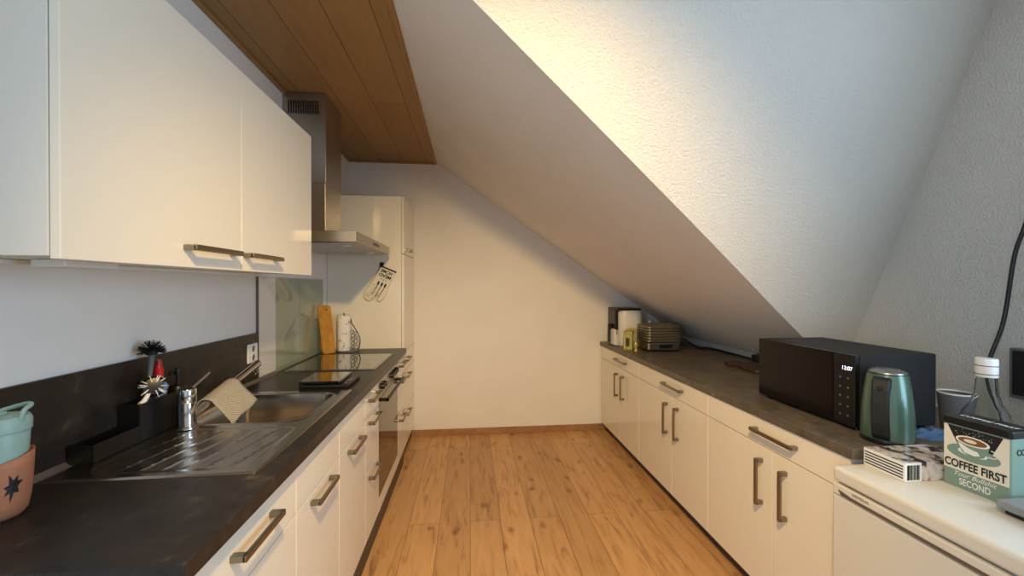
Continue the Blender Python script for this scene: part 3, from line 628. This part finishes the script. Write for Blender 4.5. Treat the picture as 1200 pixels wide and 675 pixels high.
# glass bottle
q = Vector((1.590, 1.095, FZ)); t = thing('glass_bottle', 'clear glass bottle with white screw cap behind the coffee tin', 'bottle', q)
MB().lathe([(0, .003), (.060, .003), (.064, .010), (.064, .13), (.062, .155), (.050, .19), (.034, .22), (.026, .25), (.0235, .29), (.0235, .335), (.0205, .335), (.0205, .29), (.023, .25), (.031, .218), (.047, .188), (.059, .153), (.061, .13), (.061, .012), (0, .008)], q, 40).obj('glass', M['glass'], t, smooth=True)
cp = MB().lathe([(.0245, .30), (.0255, .302), (.0255, .352), (.024, .357), (0, .358)], q, 32).obj('cap', M['white'], t, smooth=True)
for z in (.308, .334): MB().lathe([(.0258, z), (.0262, z+.0012), (.0258, z+.0024)], q, 32).obj('cap_band', M['dark_red'], cp)
# tumbler
q = Vector((1.80, 1.33, WRZ)); t = thing('tumbler', 'grey tumbler with white rim beside the microwave', 'cup', q)
MB().lathe([(0, 0), (.038, 0), (.039, .003), (.050, .137), (.047, .137), (.036, .006), (0, .006)], q, 36).obj('cup_body', M['grey'], t, smooth=True)
MB().lathe([(.0465, .136), (.0505, .136), (.051, .141), (.0465, .141)], q, 36, close=True).obj('rim', M['white'], t, smooth=True)
# blue cloth
b = MB(); gr = []
for j in range(17):
    row = []
    for i in range(21):
        u, v = i/20, j/16; h_ = .006+.028*(sm(1-2*abs(u-.5))*sm(1-2*abs(v-.5)))**.5*(.55+.45*math.sin(u*17+v*5)*math.cos(v*13-u*4))
        row.append(b.bm.verts.new((1.57+.15*u+.010*math.sin(v*9), 1.235+.095*v+.006*math.sin(u*11), WRZ+.001+max(h_, .002) if 0 < i < 20 and 0 < j < 16 else WRZ+.001)))
    gr.append(row)
for a, c in zip(gr, gr[1:]):
    for k in range(20): b.bm.faces.new([a[k], a[k+1], c[k+1], c[k]])
g_ = b.bm.faces.new([v for v in (gr[0]+[r[-1] for r in gr[1:]]+list(reversed(gr[-1][:-1]))+[r[0] for r in reversed(gr[1:-1])])])
tag(b.obj('crumpled_cloth', M['blue'], smooth=True), 'crumpled blue cloth beside the green kettle', 'cloth')
# grey flat appliance at the near end of refrigerator
t = thing('flat_scale', 'grey glossy flat scale on black base at the right edge of the refrigerator', 'scale', (1.46, .80, FZ))
MB().box(1.355, 1.60, .70, .895, FZ+.0005, FZ+.012).obj('base', M['black'], t, bevel=.003)
MB().box(1.343, 1.62, .69, .907, FZ+.013, FZ+.034).obj('plate', M['clear_plastic'], t, bevel=.006, seg=3)
MB().box(1.40, 1.58, .73, .86, FZ+.0345, FZ+.036).obj('inlay', M['black'], t)
# jar with dark red lid
q = Vector((1.705, 1.03, FZ)); t = thing('jar', 'jar with dark red lid behind the coffee tin at the right edge', 'jar', q)
MB().lathe([(0, 0), (.034, 0), (.035, .004), (.035, .155), (.030, .17), (0, .17)], q, 28).obj('body', M['clear_plastic'], t, smooth=True); MB().lathe([(0, .1705), (.034, .1705), (.034, .198), (.030, .202), (0, .203)], q, 28).obj('lid', M['dark_red'], t, smooth=True)
# wall unit & cable
t = thing('wall_box', 'grey rectangular box on the rough right wall at the picture edge', 'box', (XR-.001, 1.22, 1.06))
MB().box(XR-.035, XR-.0005, 1.12, 1.325, .972, 1.158).obj('housing', M['grey'], t, bevel=.003); MB().box(XR-.037, XR-.035, 1.13, 1.315, .985, 1.150).obj('cover', M['matt_black'], t)
tag(MB().tube(spline([(2.045, 1.17, 2.10), (2.03, 1.22, 1.95), (2.0, 1.262, 1.64), (1.995, 1.294, 1.5), (1.99, 1.32, 1.26), (1.94, 1.335, 1.06), (1.90, 1.26, .93), (1.875, 1.24, .868)], 8), .0065, 10).obj('power_cable', M['black'], smooth=True), 'thick black cable hanging down the rough right wall', 'cable')
# brown pouch, plug, long cable
b = MB(); pts = [(1.715, 2.56), (1.74, 2.62), (1.80, 2.65), (1.86, 2.63), (1.88, 2.54), (1.90, 2.42), (1.89, 2.31), (1.80, 2.27), (1.735, 2.31), (1.722, 2.40), (1.745, 2.46), (1.725, 2.50)]
b.prism([(x, y, WRZ+.0005) for x, y in pts], (0, 0, .018)); tag(b.obj('leather_pouch', M['leather'], bevel=.006, seg=3), 'flat reddish brown leather pouch lying behind the microwave', 'pouch')
t = thing('plug_adapter', 'black plug adapter at the low wall behind the microwave', 'plug', (2.02, 2.66, WRZ)); MB().box(1.99, 2.035, 2.62, 2.69, WRZ+.0005, WRZ+.05).obj('block', M['matt_black'], t, bevel=.006); MB().cyl((2.01, 2.655, WRZ+.05), (2.01, 2.655, WRZ+.062), .012, 14).obj('knob', M['grey'], t)
tag(MB().tube(spline([(1.72, 3.25, .955), (1.78, 3.24, .95), (1.86, 3.24, .90), (1.93, 3.25, .864), (2.02, 3.25, .864), (2.03, 3.0, .864), (2.025, 2.80, .864), (2.02, 2.70, .868)], 8), .006, 8).obj('power_cable', M['black'], smooth=True), 'black cord running from the grill along the low wall', 'cable')
# contact grill
gx0, gx1, gy0, gy1 = 1.432, 1.702, 3.135, 3.345
t = thing('contact_grill', 'ribbed metal contact grill at the far end of the right worktop', 'grill', (1.56, 3.24, WRZ))
MB().box(gx0, gx1, gy0, gy1, WRZ+.012, WRZ+.078).obj('base', M['chrome'], t, bevel=.012, seg=3)
for x in (gx0+.03, gx1-.03):
    for y in (gy0+.03, gy1-.03): MB().cyl((x, y, WRZ), (x, y, WRZ+.014), .012, 12).obj('foot', M['black'], t)
b = MB(); prof = []; z = WRZ+.082
for k in range(6): prof += [(0, z), (.010, z+.006), (.010, z+.016), (0, z+.021)]; z += .022
prof += [(-.012, z), (-.03, z+.008)]
rings = []
for d_, z_ in prof: rings.append([b.bm.verts.new((x_, y_, z_)) for x_, y_ in [(gx0-.003-d_+px, gy0-.003-d_+py) for px, py in rounded(gx1-gx0+.006+2*d_, gy1-gy0+.006+2*d_, .03)]])
for a, c in zip(rings, rings[1:]):
    for k in range(len(a)): b.bm.faces.new([a[k], a[(k+1) % len(a)], c[(k+1) % len(a)], c[k]])
b.bm.faces.new(rings[-1]); b.bm.faces.new(list(reversed(rings[0]))); b.obj('ribbed_lid', M['grill'], t)
MB().box(gx0+.09, gx1-.05, gy0-.003, gy0, WRZ+.03, WRZ+.06).obj('display_strip', M['black'], t)
MB().lathe([(0, 0), (.012, 0), (.011, .008), (0, .009)], (gx1-.065, gy0-.003, WRZ+.045), 16, (0, -1, 0)).obj('knob', M['chrome'], t, smooth=True)
# air fryer
q = Vector((1.415, 3.60, WRZ)); t = thing('air_fryer', 'white and black air fryer in the far corner of the right worktop', 'fryer', q)
def body(rz, z0_, z1_, r, w2, d2, m, name, ox=0, oy=0):
    b = MB(); R = rounded(w2, d2, r); mid = (w2/2, d2/2)
    pr = [(.94, z0_), (1, z0_+.012), (1, z1_-.05), (.985, z1_-.025), (.93, z1_-.008), (.80, z1_)]; rings = []
    for s_, z_ in pr: rings.append([b.bm.verts.new((q.x-w2/2+mid[0]+(x-mid[0])*s_+ox, q.y-d2/2+mid[1]+(y-mid[1])*s_+oy, q.z+z_)) for x, y in R])
    for a, c in zip(rings, rings[1:]):
        for k in range(len(a)): b.bm.faces.new([a[k], a[(k+1) % len(a)], c[(k+1) % len(a)], c[k]])
    b.bm.faces.new(rings[-1]); b.bm.faces.new(list(reversed(rings[0]))); return b.obj(name, m, t, smooth=True)
body(0, 0, .325, .08, .235, .25, M['white'], 'housing', ox=.02)
MB().box(1.29, 1.318, 3.50, 3.70, WRZ+.09, WRZ+.325).obj('black_front', M['black'], t, bevel=.01, seg=3)
MB().box(1.30, 1.52, 3.475, 3.725, WRZ+.318, WRZ+.338).obj('top_cover', M['black'], t, bevel=.008, seg=3)
MB().box(1.283, 1.318, 3.50, 3.70, WRZ+.004, WRZ+.15).obj('basket_front', M['white'], t, bevel=.008, seg=3)
MB().prism([(1.262, 3.585, WRZ+.02), (1.274, 3.585, WRZ+.02), (1.274, 3.585, WRZ+.135), (1.29, 3.585, WRZ+.15), (1.29, 3.585, WRZ+.19), (1.262, 3.585, WRZ+.19)], (0, .04, 0)).obj('basket_handle', M['matt_black'], t, bevel=.003)
# cartons
q = Vector((1.335, 3.31, WRZ)); t = thing('carton', 'small green printed carton in front of the air fryer', 'box', q, rz=math.radians(-28))
c = MB().box(-.036, .036, -.045, .045, .0005, .155).obj('box', M['carton'], t, local=True, bevel=.001)
MB().box(-.018, .012, -.0458, -.0449, .03, .10).obj('picture_print', M['leather'], c, local=True); MB().box(-.03, -.02, -.0458, -.0449, .01, .145).obj('edge_print', M['yellow_carton'], c, local=True)
q = Vector((1.395, 3.40, WRZ)); t = thing('carton', 'small yellow printed carton next to the contact grill', 'box', q, rz=math.radians(22))
c = MB().box(-.042, .032, -.02, .02, .0005, .165).obj('box', M['yellow_carton'], t, local=True, bevel=.001); MB().box(-.028, .016, -.0208, -.0199, .06, .12).obj('white_print', M['white_print'], c, local=True)
q = Vector((1.355, 3.205, WRZ)); t = thing('figurine', 'tiny white and yellow figurine in front of the green carton', 'figurine', q)
MB().lathe([(0, 0), (.014, 0), (.015, .004), (.010, .012), (.008, .035), (.013, .045), (.004, .055), (0, .056)], q, 16).obj('figure_body', M['yellow_carton'], t, smooth=True); MB().lathe([(0, .052), (.009, .056), (.011, .064), (.007, .072), (0, .075)], q, 16).obj('head', M['white'], t, smooth=True)
q = Vector((1.59, 3.46, WRZ)); t = thing('clay_pot', 'brown lidded clay pot with pale knob behind the grill', 'pot', q)
MB().lathe([(0, 0), (.055, 0), (.068, .03), (.07, .10), (.062, .17), (.058, .175), (0, .175)], q, 28).obj('pot_body', M['leather'], t, smooth=True); MB().lathe([(.062, .1755), (.055, .19), (.02, .205), (0, .207)], q, 28).obj('lid', M['leather'], t, smooth=True); MB().lathe([(0, .205), (.008, .207), (.013, .218), (.008, .228), (0, .23)], q, 16).obj('lid_knob', M['white'], t, smooth=True)
# ---------------------------------------------------------------- ceiling spot the light comes from (behind the camera)
q = Vector((SPOT_POS[0], SPOT_POS[1], ZC)); t = thing('ceiling_spotlight', 'white ceiling spotlight above the viewpoint', 'lamp', q)
MB().lathe([(0, -.001), (.05, -.001), (.05, -.02), (0, -.02)], q, 28).obj('rose', M['white'], t, smooth=True)
b = MB(); b.lathe([(0, -.04), (.03, -.04), (.045, -.02), (.052, .0), (.049, .0), (.042, -.018), (.028, -.036), (0, -.036)], Vector(SPOT_POS)+Vector((0, -.02, -.0)), 28, (0, .82, -.57)); b.obj('shade', M['white'], t, smooth=True)
MB().cyl(q+Vector((0, -.03, -.02)), Vector(SPOT_POS)+Vector((0, -.045, .02)), .007, 10).obj('arm', M['white'], t)
